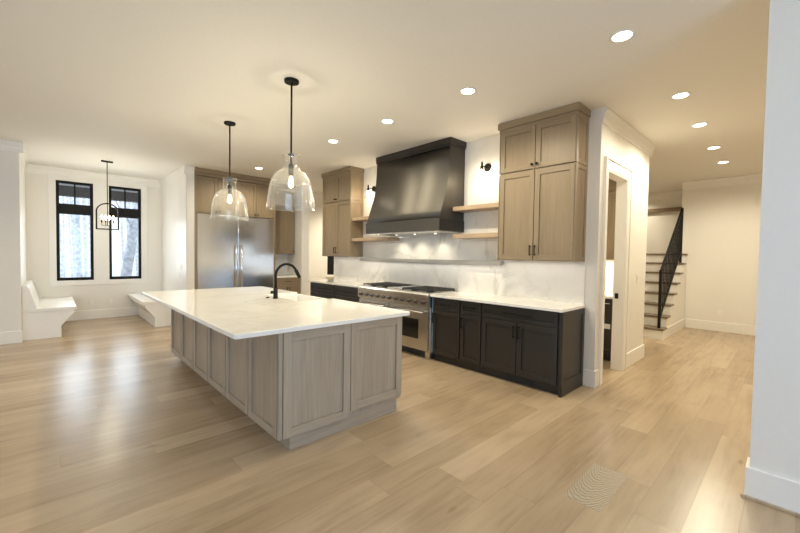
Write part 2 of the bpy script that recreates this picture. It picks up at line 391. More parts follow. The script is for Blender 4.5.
# crown mouldings and baseboards
CP = [(0, CZ-.16), (.014, CZ-.16), (.016, CZ-.135), (.022, CZ-.12), (.028, CZ-.08), (.042, CZ-.05), (.046, CZ-.03), (.05, CZ-.028), (.05, CZ), (0, CZ)]
def crown(n, runs):
    def fn(bm):
        for axis, a0, a1, plane, s in runs:
            add_prism(bm, [(plane+s*d, z) for d, z in CP], 'y' if axis == 'y' else 'x', a0, a1)
    struct(n, fn, 'trim')
crown('trim_crown_bay', [('x', -0.35, 1.92, WY, -1), ('y', 8.25, WY, -0.35, 1), ('y', 8.04, WY, 1.92, -1)])
crown('trim_crown_bay_post', [('x', 1.87, 2.045, 8.04, -1)])
crown('trim_crown_left', [('x', -4.5, -0.295, 8.24, -1)])
crown('trim_crown_doorway', [('x', 4.42, 6.42, 1.5, -1), ('y', 1.5, 1.61, 6.37, 1)])
crown('trim_crown_hall', [('y', -1.2, 1.70, 9.9, -1)])
crown('trim_crown_stair', [('y', 1.70, 3.95, 11.1, -1), ('x', 6.38, 11.1, 3.95, -1)])
BB, BT = 0.19, 0.018
def bboard(n, *bs):
    def fn(bm):
        for x0, x1, y0, y1 in bs: add_box(bm, x0, x1, y0, y1, 0, BB)
    struct(n, fn, 'trim', 0.004)
bboard('baseboard_window', (-0.35, 1.92, WY-BT, WY))
bboard('baseboard_bay_post', (1.905, 2.05, 8.04-BT, 8.04))
bboard('baseboard_left', (-4.5, -0.33, 8.24-BT, 8.24))
bboard('baseboard_range', (4.42-BT, 4.42, 1.5-BT, 1.615), (4.42, 4.57, 1.5-BT, 1.5))
bboard('baseboard_doorway', (5.476, 6.37+BT, 1.5-BT, 1.5), (6.37, 6.37+BT, 1.5, 1.61))
bboard('baseboard_hall', (9.9-BT, 9.9, -1.2, 1.56))
bboard('baseboard_right', (3.1-BT, 3.1, -4.0, 0.15+BT), (3.1, 3.24+BT, 0.15, 0.15+BT))
bboard('baseboard_passage_stub', (4.37-BT, 4.57+BT, 8.08-BT, 8.08))
struct('baseboard_right_shoe', boxes((3.1-BT-.015, 3.1-BT, -4.0, 0.15+BT+.015, 0, .02)), 'floor', 0.003)

# windows
def window(n, x0, x1):
    z0, z1 = WZ
    fr = struct(n, boxes((x0, x0+.05, WY+.02, WY+.10, z0, z1), (x1-.05, x1, WY+.02, WY+.10, z0, z1), (x0+.05, x1-.05, WY+.02, WY+.10, z0, z0+.06),
                         (x0+.05, x1-.05, WY+.02, WY+.10, z1-.05, z1), (x0+.05, x1-.05, WY+.015, WY+.11, 2.19, 2.40)), 'black', 0.003)
    xm = (x0+x1)/2
    struct('muntin', boxes((xm-.012, xm+.012, WY+.04, WY+.08, 2.40, z1-.05)), 'black', 0.002, fr)
    struct('pane', boxes((x0+.05, x1-.05, WY+.058, WY+.062, z0+.06, 2.19)), 'pane', 0, fr)
    struct('transom_pane', boxes((x0+.05, x1-.05, WY+.058, WY+.062, 2.40, z1-.05)), 'pane', 0, fr)
window('window_1', *WX[0]); window('window_2', *WX[1])
def casing(bm):
    add_box(bm, -0.02, WX[0][0], WY-.02, WY, WZ[0]-.1, WZ[1]+.1); add_box(bm, WX[0][1], WX[1][0], WY-.02, WY, WZ[0]-.1, WZ[1]+.1)
    add_box(bm, WX[1][1], 1.62, WY-.02, WY, WZ[0]-.1, WZ[1]+.1)
    for a, b in WX:
        add_box(bm, a, b, WY-.02, WY, WZ[1], WZ[1]+.1); add_box(bm, a, b, WY-.02, WY, WZ[0]-.1, WZ[0])
struct('trim_window_casing', casing, 'trim', 0.003)
w3 = struct('window_3', boxes((5.54, 5.82, 8.84, 8.92, 0.88, 2.6), (6.30, 6.40, 8.84, 8.92, 0.88, 2.6), (5.82, 6.30, 8.84, 8.92, 2.5, 2.6), (5.82, 6.30, 8.84, 8.92, 0.88, 0.96)), 'black', 0.003)
struct('window_pane', boxes((5.82, 6.30, 8.878, 8.882, 0.96, 2.5)), 'pane', 0, w3)
struct('trim_passage_sill', boxes((5.50, 6.44, 8.76, 8.90, 0.82, 0.88)), 'trim', 0.003)
# doorway casing and jamb
def door_trim(bm):
    y0 = 1.5-.02
    add_box(bm, OX[0]-.10, OX[0], y0, 1.5, 0, OZ+.12); add_box(bm, OX[1], OX[1]+.115, y0, 1.5, 0, OZ+.12); add_box(bm, OX[0], OX[1], y0, 1.5, OZ, OZ+.12)
    add_box(bm, OX[1]+.10, OX[1]+.122, y0-.012, 1.5, 0, OZ+.135); add_box(bm, OX[0]-.107, OX[0]-.085, y0-.012, 1.5, 0, OZ+.135); add_box(bm, OX[0]-.085, OX[1]+.10, y0-.012, 1.5, OZ+.112, OZ+.135)
    add_box(bm, OX[0], OX[0]+.018, 1.485, 1.615, 0, OZ); add_box(bm, OX[1]-.018, OX[1], 1.485, 1.615, 0, OZ); add_box(bm, OX[0]+.018, OX[1]-.018, 1.485, 1.615, OZ-.018, OZ)
struct('trim_doorway_casing', door_trim, 'trim', 0.002)

# ------------------------------------------------------------------ cabinets on the range wall
def lower_cab(label, y0, y1, layout, end=False, film=False):
    T = Thing('base_cabinet', label, 'base cabinet', (4.1, (y0+y1)/2, 0), 'charcoal base cabinets along the range wall')
    F = 3.85
    T.part('body', boxes((F, 4.40, y0+.001, y1-.001, 0.10, 0.889)), 'dkz', 0.001)
    tk = T.part('toe_kick', boxes((F+.05, 4.38, y0+.001, y1-.001, 0.0, 0.10)), 'dkz')
    D = ['dkz', 'dkz']; a, b = y0+.007, y1-.007
    if layout == 'wide':
        d = shaker(T, 'drawer', '-x', F, a+.02, b, 0.72, 0.875, D, 0.045); pull(T, d, '-x', F-.011, (y0+y1)/2, 0.80, 0.36, False)
        m = (a+.02+b)/2
        d1 = shaker(T, 'door', '-x', F, a+.02, m-.004, 0.115, 0.71, D); pull(T, d1, '-x', F-.02, m-.03, 0.60, 0.14)
        d2 = shaker(T, 'door', '-x', F, m+.004, b, 0.115, 0.71, D); pull(T, d2, '-x', F-.02, m+.03, 0.60, 0.14)
        T.part('vent', lambda bm: [add_box(bm, F+.045, F+.0495, 1.93, 2.30, .02, .085)] + [add_box(bm, F+.041, F+.045, 1.94, 2.29, z, z+.004) for z in (.03, .042, .054, .066)], 'iron', 0, tk)
        ep = T.part('end_panel', boxes((F-.02, 4.40, y0-.018, y0+.0005, 0.0, 0.889)), 'dkz', 0.001)
        shaker(T, 'panel_frame', '-y', y0-.018, F-.02, 4.40, 0.10, 0.885, D, 0.06, 0.012, 0.008, ep)
        T.part('base_rail', boxes((F-.01, 4.40, y0-.028, y0-.018, 0, 0.10)), 'dkz', 0.001, ep)
    elif layout == 'door':
        d = shaker(T, 'drawer', '-x', F, a, b, 0.72, 0.875, D, 0.045); pull(T, d, '-x', F-.011, (y0+y1)/2, 0.80, 0.14, False)
        d1 = shaker(T, 'door', '-x', F, a, b, 0.115, 0.71, D, 0.055); pull(T, d1, '-x', F-.02, b-.03, 0.60, 0.14)
    else:
        for z0, z1 in ((.115, .40), (.41, .69), (.70, .875)):
            d = shaker(T, 'drawer', '-x', F, a, b, z0, z1, D, 0.045); pull(T, d, '-x', F-.011, (y0+y1)/2, (z0+z1)/2, 0.28, False)
    if film: T.part('film_strip', boxes((F-.024, F-.0205, y1-.022, y1-.004, 0.115, 0.875)), 'film', 0, None, 'blue protective film strip')
    return T
lower_cab('wide charcoal base cabinet with two doors under one drawer, nearest the white doorway', 1.64, 2.605, 'wide')
lower_cab('narrow charcoal base cabinet with one drawer over one slim door', 2.608, 2.93, 'door')
lower_cab('charcoal single-door base cabinet right beside the stainless range', 2.933, 3.412, 'door', film=True)
lower_cab('charcoal drawer cabinet just left of the range', 5.045, 5.825, 'drawers')
lower_cab('charcoal drawer cabinet at the far end of the range wall, under the far wall cabinet', 5.828, 6.72, 'drawers')
single('countertop', boxes((3.785, 4.404, 1.605, 3.414, 0.890, 0.922)), 'quartz', 'white quartz countertop on the charcoal cabinets right of the range', 'countertop', (4.1, 2.5, 0.89), 0.003)
single('countertop', boxes((3.785, 4.404, 5.042, 6.735, 0.890, 0.922)), 'quartz', 'white quartz countertop on the charcoal cabinets left of the range, at the far end', 'countertop', (4.1, 5.8, 0.89), 0.003)

def upper_cab(label, y0, y1):
    T = Thing('wall_cabinet', label, 'wall cabinet', (4.25, (y0+y1)/2, 1.41))
    F = 4.12; m = (y0+y1)/2
    T.part('body', boxes((F, 4.404, y0, y1, 1.41, 3.0)), 'woodz', 0.001)
    W = ['woodz', 'woody']; WXm = ['woodz', 'woodx']
    for s in (0, 1):
        a, b = ((y0+.004, m-.004), (m+.004, y1-.005))[s]; u = m-.03 if s == 0 else m+.03
        d = shaker(T, 'door', '-x', F, a, b, 1.42, 2.465, W); pull(T, d, '-x', F-.02, u, 1.53, 0.12)
        d = shaker(T, 'door', '-x', F, a, b, 2.485, 2.985, W); knob(T, d, '-x', F-.02, u, 2.53)
    for face, P in (('-y', y0), ('+y', y1)):
        shaker(T, 'side_panel', face, P, F-.02, 4.404, 1.41, 2.472, WXm, 0.05, 0.012, 0.008)
        shaker(T, 'side_panel', face, P, F-.02, 4.404, 2.478, 3.0, WXm, 0.05, 0.012, 0.008)
    def cr(bm):
        add_box(bm, F-.025, 4.404, y0-.016, y1+.016, 2.985, 3.02); add_box(bm, F-.045, 4.404, y0-.03, y1+.03, 3.02, 3.098)
    T.part('crown', cr, 'woody', 0.004)
upper_cab('tall stained maple wall cabinet above the counter nearest the doorway', 1.64, 2.56)
upper_cab('tall stained maple wall cabinet at the far left end of the range wall', 5.74, 6.70)

SG = 'floating oak shelves beside the range hood'
def shelf(label, y0, y1, z0):
    single('floating_shelf', boxes((4.13, 4.404, y0, y1, z0, z0+.058)), 'shelf', label, 'shelf', (4.27, (y0+y1)/2, z0), 0.002, SG)
shelf('upper floating oak shelf right of the hood, under the sconce', 2.576, 3.325, 2.082)
shelf('lower floating oak shelf right of the hood', 2.576, 3.325, 1.70)
shelf('upper floating oak shelf left of the hood, against the far wall cabinet', 4.99, 5.724, 2.082)
shelf('lower floating oak shelf left of the hood, reaching under it', 4.70, 5.724, 1.70)
single('stone_ledge', boxes((4.32, 4.404, 2.66, 5.72, 1.335, 1.392)), 'ledge', 'long thin stone ledge in shade-darkened colour along the backsplash behind the range', 'ledge', (4.36, 4.15, 1.335), 0.002)

# slim strip lights fixed under the stone ledge and the wall cabinets
for y, L, x, z, w in ((4.19, 3.0, 4.34, 1.333, 1.3), (2.1, 0.85, 4.30, 1.408, 0.55), (6.22, 0.85, 4.30, 1.408, 0.4)):
    area_light('strip_light', (x, y, z), (0, 0, -1), 0.02, L, w, (1.0, 0.93, 0.80)).rotation_euler = (0, math.radians(8), 0)
# hood
def hood():
    y0, y1 = 3.335, 4.93
    T = Thing('range_hood', 'large blackened metal range hood with flared front over the range', 'range hood', (4.2, 4.15, 1.8))
    prof = [(4.404, 1.965)]
    K = [(3.86, 1.965), (3.895, 2.08), (3.925, 2.16), (3.96, 2.26), (3.99, 2.35), (4.012, 2.43), (4.032, 2.52), (4.046, 2.61), (4.055, 2.70), (4.062, 2.80), (4.07, 3.0)]
    prof += K + [(4.404, 3.0)]
    def shell(bm):
        add_prism(bm, prof, 'y', y0, y1)
        for f in bm.faces:
            if abs(f.normal.y) < 0.5 and len(f.verts) == 4 and f.normal.x < -0.2: f.smooth = True
    T.part('shell', shell, 'hood')
    T.part('band', boxes((3.85, 4.404, y0-.01, y1+.01, 1.80, 1.965)), 'hoodtrim', 0.003)
    T.part('crown', boxes((4.055, 4.404, y0-.012, y1+.012, 2.99, 3.02), (4.04, 4.404, y0-.025, y1+.0, 3.02, 3.098)), 'hoodtrim', 0.003)
    ln = T.part('liner', boxes((3.90, 4.38, y0+.03, y1-.03, 1.788, 1.80)), 'steely')
    for y in (3.72, 4.15, 4.58):
        T.part('lamp', lambda bm: add_lathe(bm, [(.018, 0), (.018, -.006), (.014, -.008)], (4.22, y, 1.788), 14), 'hood_disc', 0, ln)
        l = T.lamp('hood_spot', 'SPOT', (4.22, y, 1.77), HOOD_W, WARM, spot_size=2.3, spot_blend=0.8, shadow_soft_size=0.03)
hood()

# range
def cooker():
    y0, y1 = 3.425, 5.035; F = 3.83
    T = Thing('range', 'wide stainless steel gas range with black grates under the hood', 'range', (4.1, 4.18, 0))
    T.part('body', boxes((F, 4.39, y0, y1, 0.10, 0.90)), 'steely', 0.002)
    T.part('kick_plate', boxes((F+.04, 4.3, y0+.10, y1-.10, 0.02, 0.10)), 'iron')
    for y in (y0+.01, y1-.10): T.part('foot', boxes((F-.005, F+.09, y, y+.09, 0, 0.10)), 'steely', 0.002)
    for y in (y0+.01, y1-.10): T.part('foot', boxes((4.28, 4.37, y, y+.09, 0, 0.10)), 'steely', 0.002)
    T.part('control_panel', lambda bm: add_prism(bm, [(F-.055, .735), (F+.02, .735), (F+.02, .925), (F-.045, .925), (F-.062, .905), (F-.062, .88)], 'y', y0, y1), 'steely', 0.002)
    T.part('cooktop', boxes((F-.03, 4.39, y0, y1, 0.90, 0.932)), 'steely', 0.003)
    def knobs(y):
        k = T.part('knob', lambda bm: add_lathe(bm, [(.027, 0), (.027, -.008), (.020, -.012), (.017, -.04), (.012, -.043)], (F-.056, y, .80), 16, 'x'), 'hoodtrim')
        T.part('bezel', lambda bm: add_lathe(bm, [(.031, .004), (.031, -.003)], (F-.056, y, .80), 16, 'x'), 'black', 0, k)
    for i in range(11): knobs(y0+.10+i*(y1-y0-.20)/10)
    doors = ((y0+.02, 4.25), (4.27, y1-.02))
    for a, b in doors:
        d = T.part('oven_door', boxes((F-.045, F, a, b, 0.125, 0.715)), 'steely', 0.004)
        T.part('oven_window', boxes((F-.048, F-.0445, a+.18, b-.18, 0.27, 0.55)), 'dglass', 0.001, d)
        def h(bm):
            add_tube(bm, [(F-.10, a+.04, .66), (F-.10, b-.04, .66)], .014, 12)
            for y in (a+.07, b-.07): add_tube(bm, [(F-.044, y, .66), (F-.10, y, .66)], .010, 8)
        T.part('handle', h, 'steely', 0, d)
    def grate(a, b):
        def fn(bm):
            z0, z1 = .951, .966
            for y in (a, (a+b)/2-.006, b-.012): add_box(bm, 3.87, 4.35, y, y+.012, z0, z1)
            for x in (3.87, 4.105, 4.338): add_box(bm, x, x+.012, a, b, z0, z1)
            for x in (3.99, 4.225):
                for k in range(4):
                    c, s = math.cos(k*math.pi/2+.78), math.sin(k*math.pi/2+.78); yc = (a+b)/2
                    add_tube(bm, [(x+.03*c, yc+.03*s, z1-.006), (x+.11*c, yc+.11*s, z1-.006)], .006, 6)
            for x in (3.87, 4.338):
                for y in (a, b-.012): add_box(bm, x, x+.012, y, y+.012, .932, z0)
        T.part('grate', fn, 'iron', 0)
        for x in (3.99, 4.225):
            T.part('burner', lambda bm: add_lathe(bm, [(.055, 0), (.055, .008), (.04, .010), (.038, .02), (.02, .022)], (x, (a+b)/2, .932), 18), 'black')
    for a, b in ((3.45, 3.75), (3.755, 4.05), (4.42, 4.71), (4.715, 5.01)): grate(a, b)
    T.part('griddle', boxes((3.88, 4.34, 4.07, 4.40, 0.932, 0.95)), 'steel', 0.004)
    T.part('back_trim', boxes((4.36, 4.392, y0, y1, 0.932, 0.975)), 'steely', 0.003)
cooker()

# sconces
def sconce(y, label):
    T = Thing('wall_sconce', label, 'wall light', (4.404, y, 2.675), 'sconces either side of the hood')
    T.part('backplate', lambda bm: add_lathe(bm, [(.055, 0), (.055, -.012), (.048, -.02)], (4.404, y, 2.675), 22, 'x'), 'black')
    T.part('arm', lambda bm: add_tube(bm, [(4.385, y, 2.675), (4.27, y, 2.675)], .008, 10), 'black')
    k = T.part('socket', lambda bm: add_lathe(bm, [(.012, .055), (.014, .045), (.014, 0), (.022, -.01), (.022, -.05)], (4.262, y, 2.675), 14), 'black')
    T.part('shade', lambda bm: add_lathe(bm, [(.03, -.045), (.05, -.07), (.065, -.11), (.07, -.16), (.07, -.20)], (4.262, y, 2.675), 24, 'z', False), 'glass')
    T.part('bulb', lambda bm: add_lathe(bm, [(.012, -.05), (.018, -.07), (.032, -.105), (.028, -.13), (.008, -.145)], (4.262, y, 2.675), 14), 'bulb_white', 0, k)
    T.lamp('sconce_light', 'POINT', (4.262, y, 2.555), SCONCE_W, (1.0, 0.86, 0.64), shadow_soft_size=0.04)
sconce(2.94, 'small black wall sconce with glowing bulb right of the hood')
sconce(5.41, 'small black wall sconce with glowing bulb left of the hood')

# ------------------------------------------------------------------ island
def island():
    T = Thing('kitchen_island', 'long stained wood island with daylight greyed into its colour and framed panels in the middle of the kitchen', 'kitchen island', (1.78, 4.1, 0))
    x0, x1, y0, y1 = 1.19, 2.37, 2.50, 5.70
    T.part('body', boxes((x0, x1, y0, 3.74, 0.115, 0.889), (x0, x1, 4.66, y1, 0.115, 0.889), (x0, x1, 3.74, 4.66, 0.115, 0.64), (x0, 1.95, 3.74, 4.66, 0.64, 0.889)), 'isz', 0.001)
    T.part('toe_kick', boxes((x0+.08, x1-.03, y0+.006, y1-.05, 0, 0.1145)), 'isx')
    for k in range(6):
        a = y0 + k*(y1-y0)/6
        shaker(T, 'side_panel', '-x', x0, a+.009, a+(y1-y0)/6-.009, 0.115, 0.885, ['isz', 'isy'], 0.06, 0.024, 0.017)
    shaker(T, 'end_panel', '-y', y0, x0+.012, 1.785, 0.115, 0.885, ['isz', 'isx'], 0.065, 0.030, 0.017)
    shaker(T, 'end_panel', '-y', y0, 1.795, x1, 0.155, 0.885, ['isz', 'isx'], 0.065, 0.024, 0.017)
    T.part('corner_post', boxes((x0-.02, x0+.008, y0-.022, y0, 0.115, 0.885)), 'isz', 0.001)
    shaker(T, 'end_panel', '+y', y1, x0, x1, 0.115, 0.885, ['isz', 'isx'], 0.065, 0.024, 0.017)
    ys = [2.50, 3.12, 3.73]
    for a, b in ((2.50, 3.12), (3.12, 3.73), (4.67, 5.18), (5.18, 5.70)):
        d = shaker(T, 'door', '+x', x1, a+.003, b-.003, 0.125, 0.885, ['isz', 'isy']); pull(T, d, '+x', x1+.02, b-.04, 0.76, 0.14)
    for a, b in ((3.73, 4.20), (4.20, 4.67)):
        d = shaker(T, 'door', '+x', x1, a+.003, b-.003, 0.125, 0.625, ['isz', 'isy']); pull(T, d, '+x', x1+.02, (a+b)/2, 0.56, 0.14)
island()
def rounded(pts, r, which):
    out = []; n = len(pts)
    for i, p in enumerate(pts):
        if i not in which: out.append(p); continue
        p = Vector(p); a = (Vector(pts[i-1])-p).normalized(); b = (Vector(pts[(i+1) % n])-p).normalized(); c = p+a*r+b*r
        for k in range(7):
            t = k/6*math.pi/2; out.append(tuple(c - b*r*math.cos(t) - a*r*math.sin(t)))
    return out
ITOP = rounded([(0.855, 2.445), (2.455, 2.445), (2.455, 3.755), (1.985, 3.755), (1.985, 4.645), (2.455, 4.645), (2.455, 5.81), (0.855, 5.81)], 0.03, {0, 1, 6, 7})
single('island_countertop', lambda bm: add_prism(bm, ITOP, 'z', 0.890, 0.925), 'quartz', 'large white quartz countertop on the kitchen island', 'countertop', (1.65, 4.1, 0.89), 0.006)
def sink():
    T = Thing('farmhouse_sink', 'white apron-front sink set into the back edge of the island', 'sink', (2.23, 4.2, 0.66))
    x0, x1, y0, y1, t = 1.99, 2.475, 3.76, 4.64, 0.028
    T.part('basin', boxes((x0, x1, y0, y1, 0.66, 0.69), (x0, x0+t, y0, y1, 0.69, 0.905), (x1-t, x1, y0, y1, 0.69, 0.905), (x0+t, x1-t, y0, y0+t, 0.69, 0.905), (x0+t, x1-t, y1-t, y1, 0.69, 0.905)), 'white', 0.006)
    T.part('drain', lambda bm: add_lathe(bm, [(.045, 0), (.045, .004), (.03, .002)], (2.23, 4.2, 0.69), 18), 'steel')
sink()
def faucet():
    x, y = 1.905, 4.13
    T = Thing('faucet', 'matte black gooseneck faucet on the island beside the sink', 'faucet', (x, y, 0.925))
    T.part('base', lambda bm: add_lathe(bm, [(.030, 0), (.030, .012), (.025, .016), (.025, .12), (.017, .125)], (x, y, 0.925), 20), 'black')
    pts = [(x, y, 1.045), (x, y, 1.19)] + [(x+.135-.135*math.cos(t*math.pi/16), y, 1.19+.135*math.sin(t*math.pi/16)) for t in range(1, 15)]
    T.part('spout', lambda bm: add_tube(bm, pts, .0155, 14), 'black')
    e = Vector(pts[-1]); d = (Vector(pts[-1])-Vector(pts[-2])).normalized()
    T.part('spray_head', lambda bm: add_tube(bm, [e-d*.01, e+d*.01, e+d*.09], .021, 14), 'black')
    h = T.part('handle', lambda bm: add_tube(bm, [(x-.02, y, 1.0), (x-.055, y, 1.0)], .017, 12), 'black')
    T.part('lever', lambda bm: add_tube(bm, [(x-.045, y-.005, 1.0), (x-.045, y-.10, 1.012)], .006, 8), 'black', 0, h)
faucet()
single('air_switch', lambda bm: add_lathe(bm, [(.022, 0), (.022, .006), (.014, .008), (.014, .012)], (1.86, 4.24, 0.925), 16), 'black', 'small round black switch button on the island top beside the faucet', 'switch', (1.86, 4.24, 0.925))

# ------------------------------------------------------------------ refrigerator wall
def refrigerator():
    x0, x1, m, F = 2.105, 3.665, 2.885, 8.10
    T = Thing('refrigerator', 'wide stainless steel built-in two-door refrigerator', 'refrigerator', (m, 8.4, 0))
    T.part('body', boxes((x0, x1, F, 8.79, 0.02, 2.215)), 'steel')
    T.part('grille', boxes((x0, x1, F-.02, F, 0.02, 0.10)), 'iron')
    for a, b, s in ((x0, m-.003, 1), (m+.003, x1, -1)):
        d = T.part('door', boxes((a, b, F-.05, F, 0.105, 2.215)), 'steel', 0.004)
        hx = m - s*.055
        def h(bm):
            add_tube(bm, [(hx, F-.11, 0.62), (hx, F-.11, 1.62)], .015, 12)
            for z in (.68, 1.56): add_tube(bm, [(hx, F-.049, z), (hx, F-.11, z)], .010, 8)
        T.part('handle', h, 'steel', 0, d)
refrigerator()
def fridge_surround():
    T = Thing('refrigerator_surround', 'stained maple overhead cabinet and side panels framing the refrigerator', 'wall cabinet', (2.885, 8.4, 0))
    x0, x1, F = 2.054, 3.715, 8.10
    T.part('side_panel', boxes((x0, 2.10, F-.05, 8.79, 0, 3.0)), 'woodz', 0.002); T.part('side_panel', boxes((3.67, x1, F-.03, 8.79, 0, 3.0)), 'woodz', 0.002)
    T.part('body', boxes((2.10, 3.67, F, 8.79, 2.225, 3.0)), 'woodz')
    w = (3.67-2.10)/4
    for k in range(4):
        a = 2.10+k*w; d = shaker(T, 'door', '-y', F, a+.003, a+w-.003, 2.235, 2.95, ['woodz', 'woodx'])
        knob(T, d, '-y', F-.02, a+w-.03 if k % 2 == 0 else a+.03, 2.28)
    T.part('crown', boxes((x0, x1, F-.06, 8.79, 2.96, 3.02), (x0, x1+.02, F-.09, 8.79, 3.02, 3.098)), 'woodx', 0.004)
fridge_surround()
def side_cabs():
    T = Thing('wall_cabinet', 'stained maple single-door wall cabinet right of the refrigerator', 'wall cabinet', (4.03, 8.6, 1.44))
    T.part('body', boxes((3.74, 4.35, 8.42, 8.79, 1.44, 3.0)), 'woodz')
    for a, b, k in ((3.745, 4.347, 0),):
        d = shaker(T, 'door', '-y', 8.42, a, b, 1.445, 2.465, ['woodz', 'woodx']); knob(T, d, '-y', 8.40, b-.03, 1.50)
        d = shaker(T, 'door', '-y', 8.42, a, b, 2.485, 2.985, ['woodz', 'woodx']); knob(T, d, '-y', 8.40, b-.03, 2.53)
    T.part('crown', boxes((3.74, 4.365, 8.36, 8.79, 3.0, 3.098)), 'woodx', 0.004)
    T = Thing('base_cabinet', 'stained maple base cabinet with drawer in the niche right of the refrigerator', 'base cabinet', (4.03, 8.4, 0))
    T.part('body', boxes((3.72, 4.365, 8.12, 8.79, 0.10, 0.889)), 'woodz'); T.part('toe_kick', boxes((3.72, 4.365, 8.18, 8.79, 0, 0.10)), 'woodx')
    d = shaker(T, 'drawer', '-y', 8.12, 3.725, 4.36, 0.72, 0.88, ['woodx', 'woodx'], 0.045); pull(T, d, '-y', 8.109, 4.04, 0.80, 0.16, False)
    for a, b, u in ((3.725, 4.04, 4.01), (4.045, 4.36, 4.075)):
        d = shaker(T, 'door', '-y', 8.12, a, b, 0.11, 0.71, ['woodz', 'woodx']); pull(T, d, '-y', 8.10, u, 0.6, 0.14)
    single('countertop', boxes((3.72, 4.366, 8.085, 8.79, 0.890, 0.922)), 'quartz', 'short white countertop in the niche right of the refrigerator', 'countertop', (4.03, 8.4, 0.89), 0.003)
side_cabs()

# ------------------------------------------------------------------ breakfast bay
def bench(label, x_wall, s):
    x_wall += s*.013
    T = Thing('bench', label, 'bench', (x_wall+s*.25, 9.2, 0), 'white built-in benches in the window bay')
    X = lambda d: x_wall + s*d
    y0, y1 = 8.36, WY-BT-.002
    T.part('base', lambda bm: add_prism(bm, [(X(.002), 0), (X(.46), 0), (X(.46), .19), (X(.62), .40), (X(.62), .445), (X(.002), .445)], 'y', y0, y1), 'trim', 0.003)
    st = T.part('seat', boxes((X(.002), X(.655), y0-.012, y1, .445, .50)), 'trim', 0.004)
    if s > 0: T.part('backrest', lambda bm: add_prism(bm, [(X(.002), .50), (X(.17), .50), (X(.085), .83), (X(.06), .865), (X(.002), .865)], 'y', y0, y1), 'trim', 0.004)
    else: T.part('seat_lid', boxes((X(.16), X(.58), y0+.25, y0+1.05, .50, .512)), 'plastic', 0.003, st)
bench('white built-in bench with sloping backrest on the left of the window bay', -0.35, 1)
bench('white built-in bench without backrest on the right of the window bay', 1.92, -1)

def lantern():
    x, y = 0.775, 8.72
    T = Thing('lantern_pendant', 'black open-frame arched lantern with candle bulbs hanging before the windows', 'pendant light', (x, y, CZ))
    T.part('canopy', boxes((x-.085, x+.085, y-.04, y+.04, CZ-.022, CZ-.0005)), 'black', 0.004)
    T.part('rod', lambda bm: add_tube(bm, [(x, y, CZ-.02), (x, y, 2.33)], .007, 10), 'black')
    h = .16
    q = .045
    def frame(bm):
        for b in (-q, q):
            for a in (-h, h): add_box(bm, x+a-.008, x+a+.008, y+b-.008, y+b+.008, 1.85, 2.17)
            add_box(bm, x-h, x+h, y+b-.008, y+b+.008, 1.842, 1.858)
            add_tube(bm, [(x-h*math.cos(t*math.pi/16), y+b, 2.17+.15*math.sin(t*math.pi/16)) for t in range(17)], .009, 8)
        for a in (-h, h):
            for z in (1.842, 2.162): add_box(bm, x+a-.007, x+a+.007, y-q, y+q, z, z+.014)
        add_box(bm, x-.008, x+.008, y-q, y+q, 2.31, 2.326)
    T.part('frame', frame, 'black')
    cl = T.part('candle_arms', lambda bm: [add_tube(bm, [(x, y, 2.33), (x, y, 1.92)], .006, 8)] + [add_tube(bm, [(x, y, 1.92), (x+.085*c, y+.085*s, 1.92), (x+.085*c, y+.085*s, 1.97)], .005, 8) for c, s in ((1, 0), (-1, 0), (.35, 0), (-.35, 0))], 'black')
    for c, s in ((1, 0), (-1, 0), (.35, 0), (-.35, 0)):
        cd = T.part('candle', lambda bm: add_lathe(bm, [(.010, 0), (.010, .06)], (x+.085*c, y+.085*s, 1.97), 12), 'black')
        T.part('bulb', lambda bm: add_lathe(bm, [(.008, .06), (.017, .085), (.014, .11), (.003, .135)], (x+.085*c, y+.085*s, 1.97), 12), 'bulb', 0, cd)
    T.lamp('lantern_light', 'POINT', (x, y, 2.05), LANTERN_W, WARM, shadow_soft_size=0.05)
lantern()

# ------------------------------------------------------------------ pendants over the island
def pendant(x, y, label):
    T = Thing('pendant_lamp', label, 'pendant light', (x, y, CZ), 'glass pendants over the island')
    T.part('canopy', lambda bm: add_lathe(bm, [(.068, -.0005), (.068, -.022), (.06, -.026)], (x, y, CZ), 28), 'black')
    T.part('rod', lambda bm: add_tube(bm, [(x, y, CZ-.02), (x, y, 2.30)], .009, 12), 'black')
    k = T.part('socket', lambda bm: add_lathe(bm, [(.018, 2.31), (.024, 2.29), (.024, 2.22), (.018, 2.19)], (x, y, 0), 16), 'black')
    T.part('bulb', lambda bm: add_lathe(bm, [(.012, 2.19), (.015, 2.17), (.022, 2.14), (.025, 2.12), (.021, 2.095), (.007, 2.082)], (x, y, 0), 18), 'bulb', 0, k)
    prof = [(.078, 2.40), (.083, 2.395), (.080, 2.38), (.077, 2.31), (.078, 2.27), (.086, 2.25), (.118, 2.235), (.152, 2.205), (.178, 2.16), (.197, 2.10), (.210, 2.03), (.218, 1.97), (.223, 1.92), (.226, 1.89), (.225, 1.88)]
    g = T.part('glass_shade', lambda bm: add_lathe(bm, prof, (x, y, 0), 48, 'z', False), 'glass')
    sm = g.modifiers.new('wall', 'SOLIDIFY'); sm.thickness = 0.005
    T.part('shade_cap', lambda bm: add_lathe(bm, [(.020, 2.405), (.030, 2.40), (.030, 2.392), (.012, 2.388)], (x, y, 0), 20), 'black')
    T.lamp('pendant_light', 'POINT', (x, y, 2.10), PEND_W, WARM, shadow_soft_size=0.04)
    return T
pn = pendant(1.69, 3.34, 'clear glass bell pendant over the near end of the island')
dup(pn.root, (1.675, 4.97, CZ), 'clear glass bell pendant over the far end of the island')

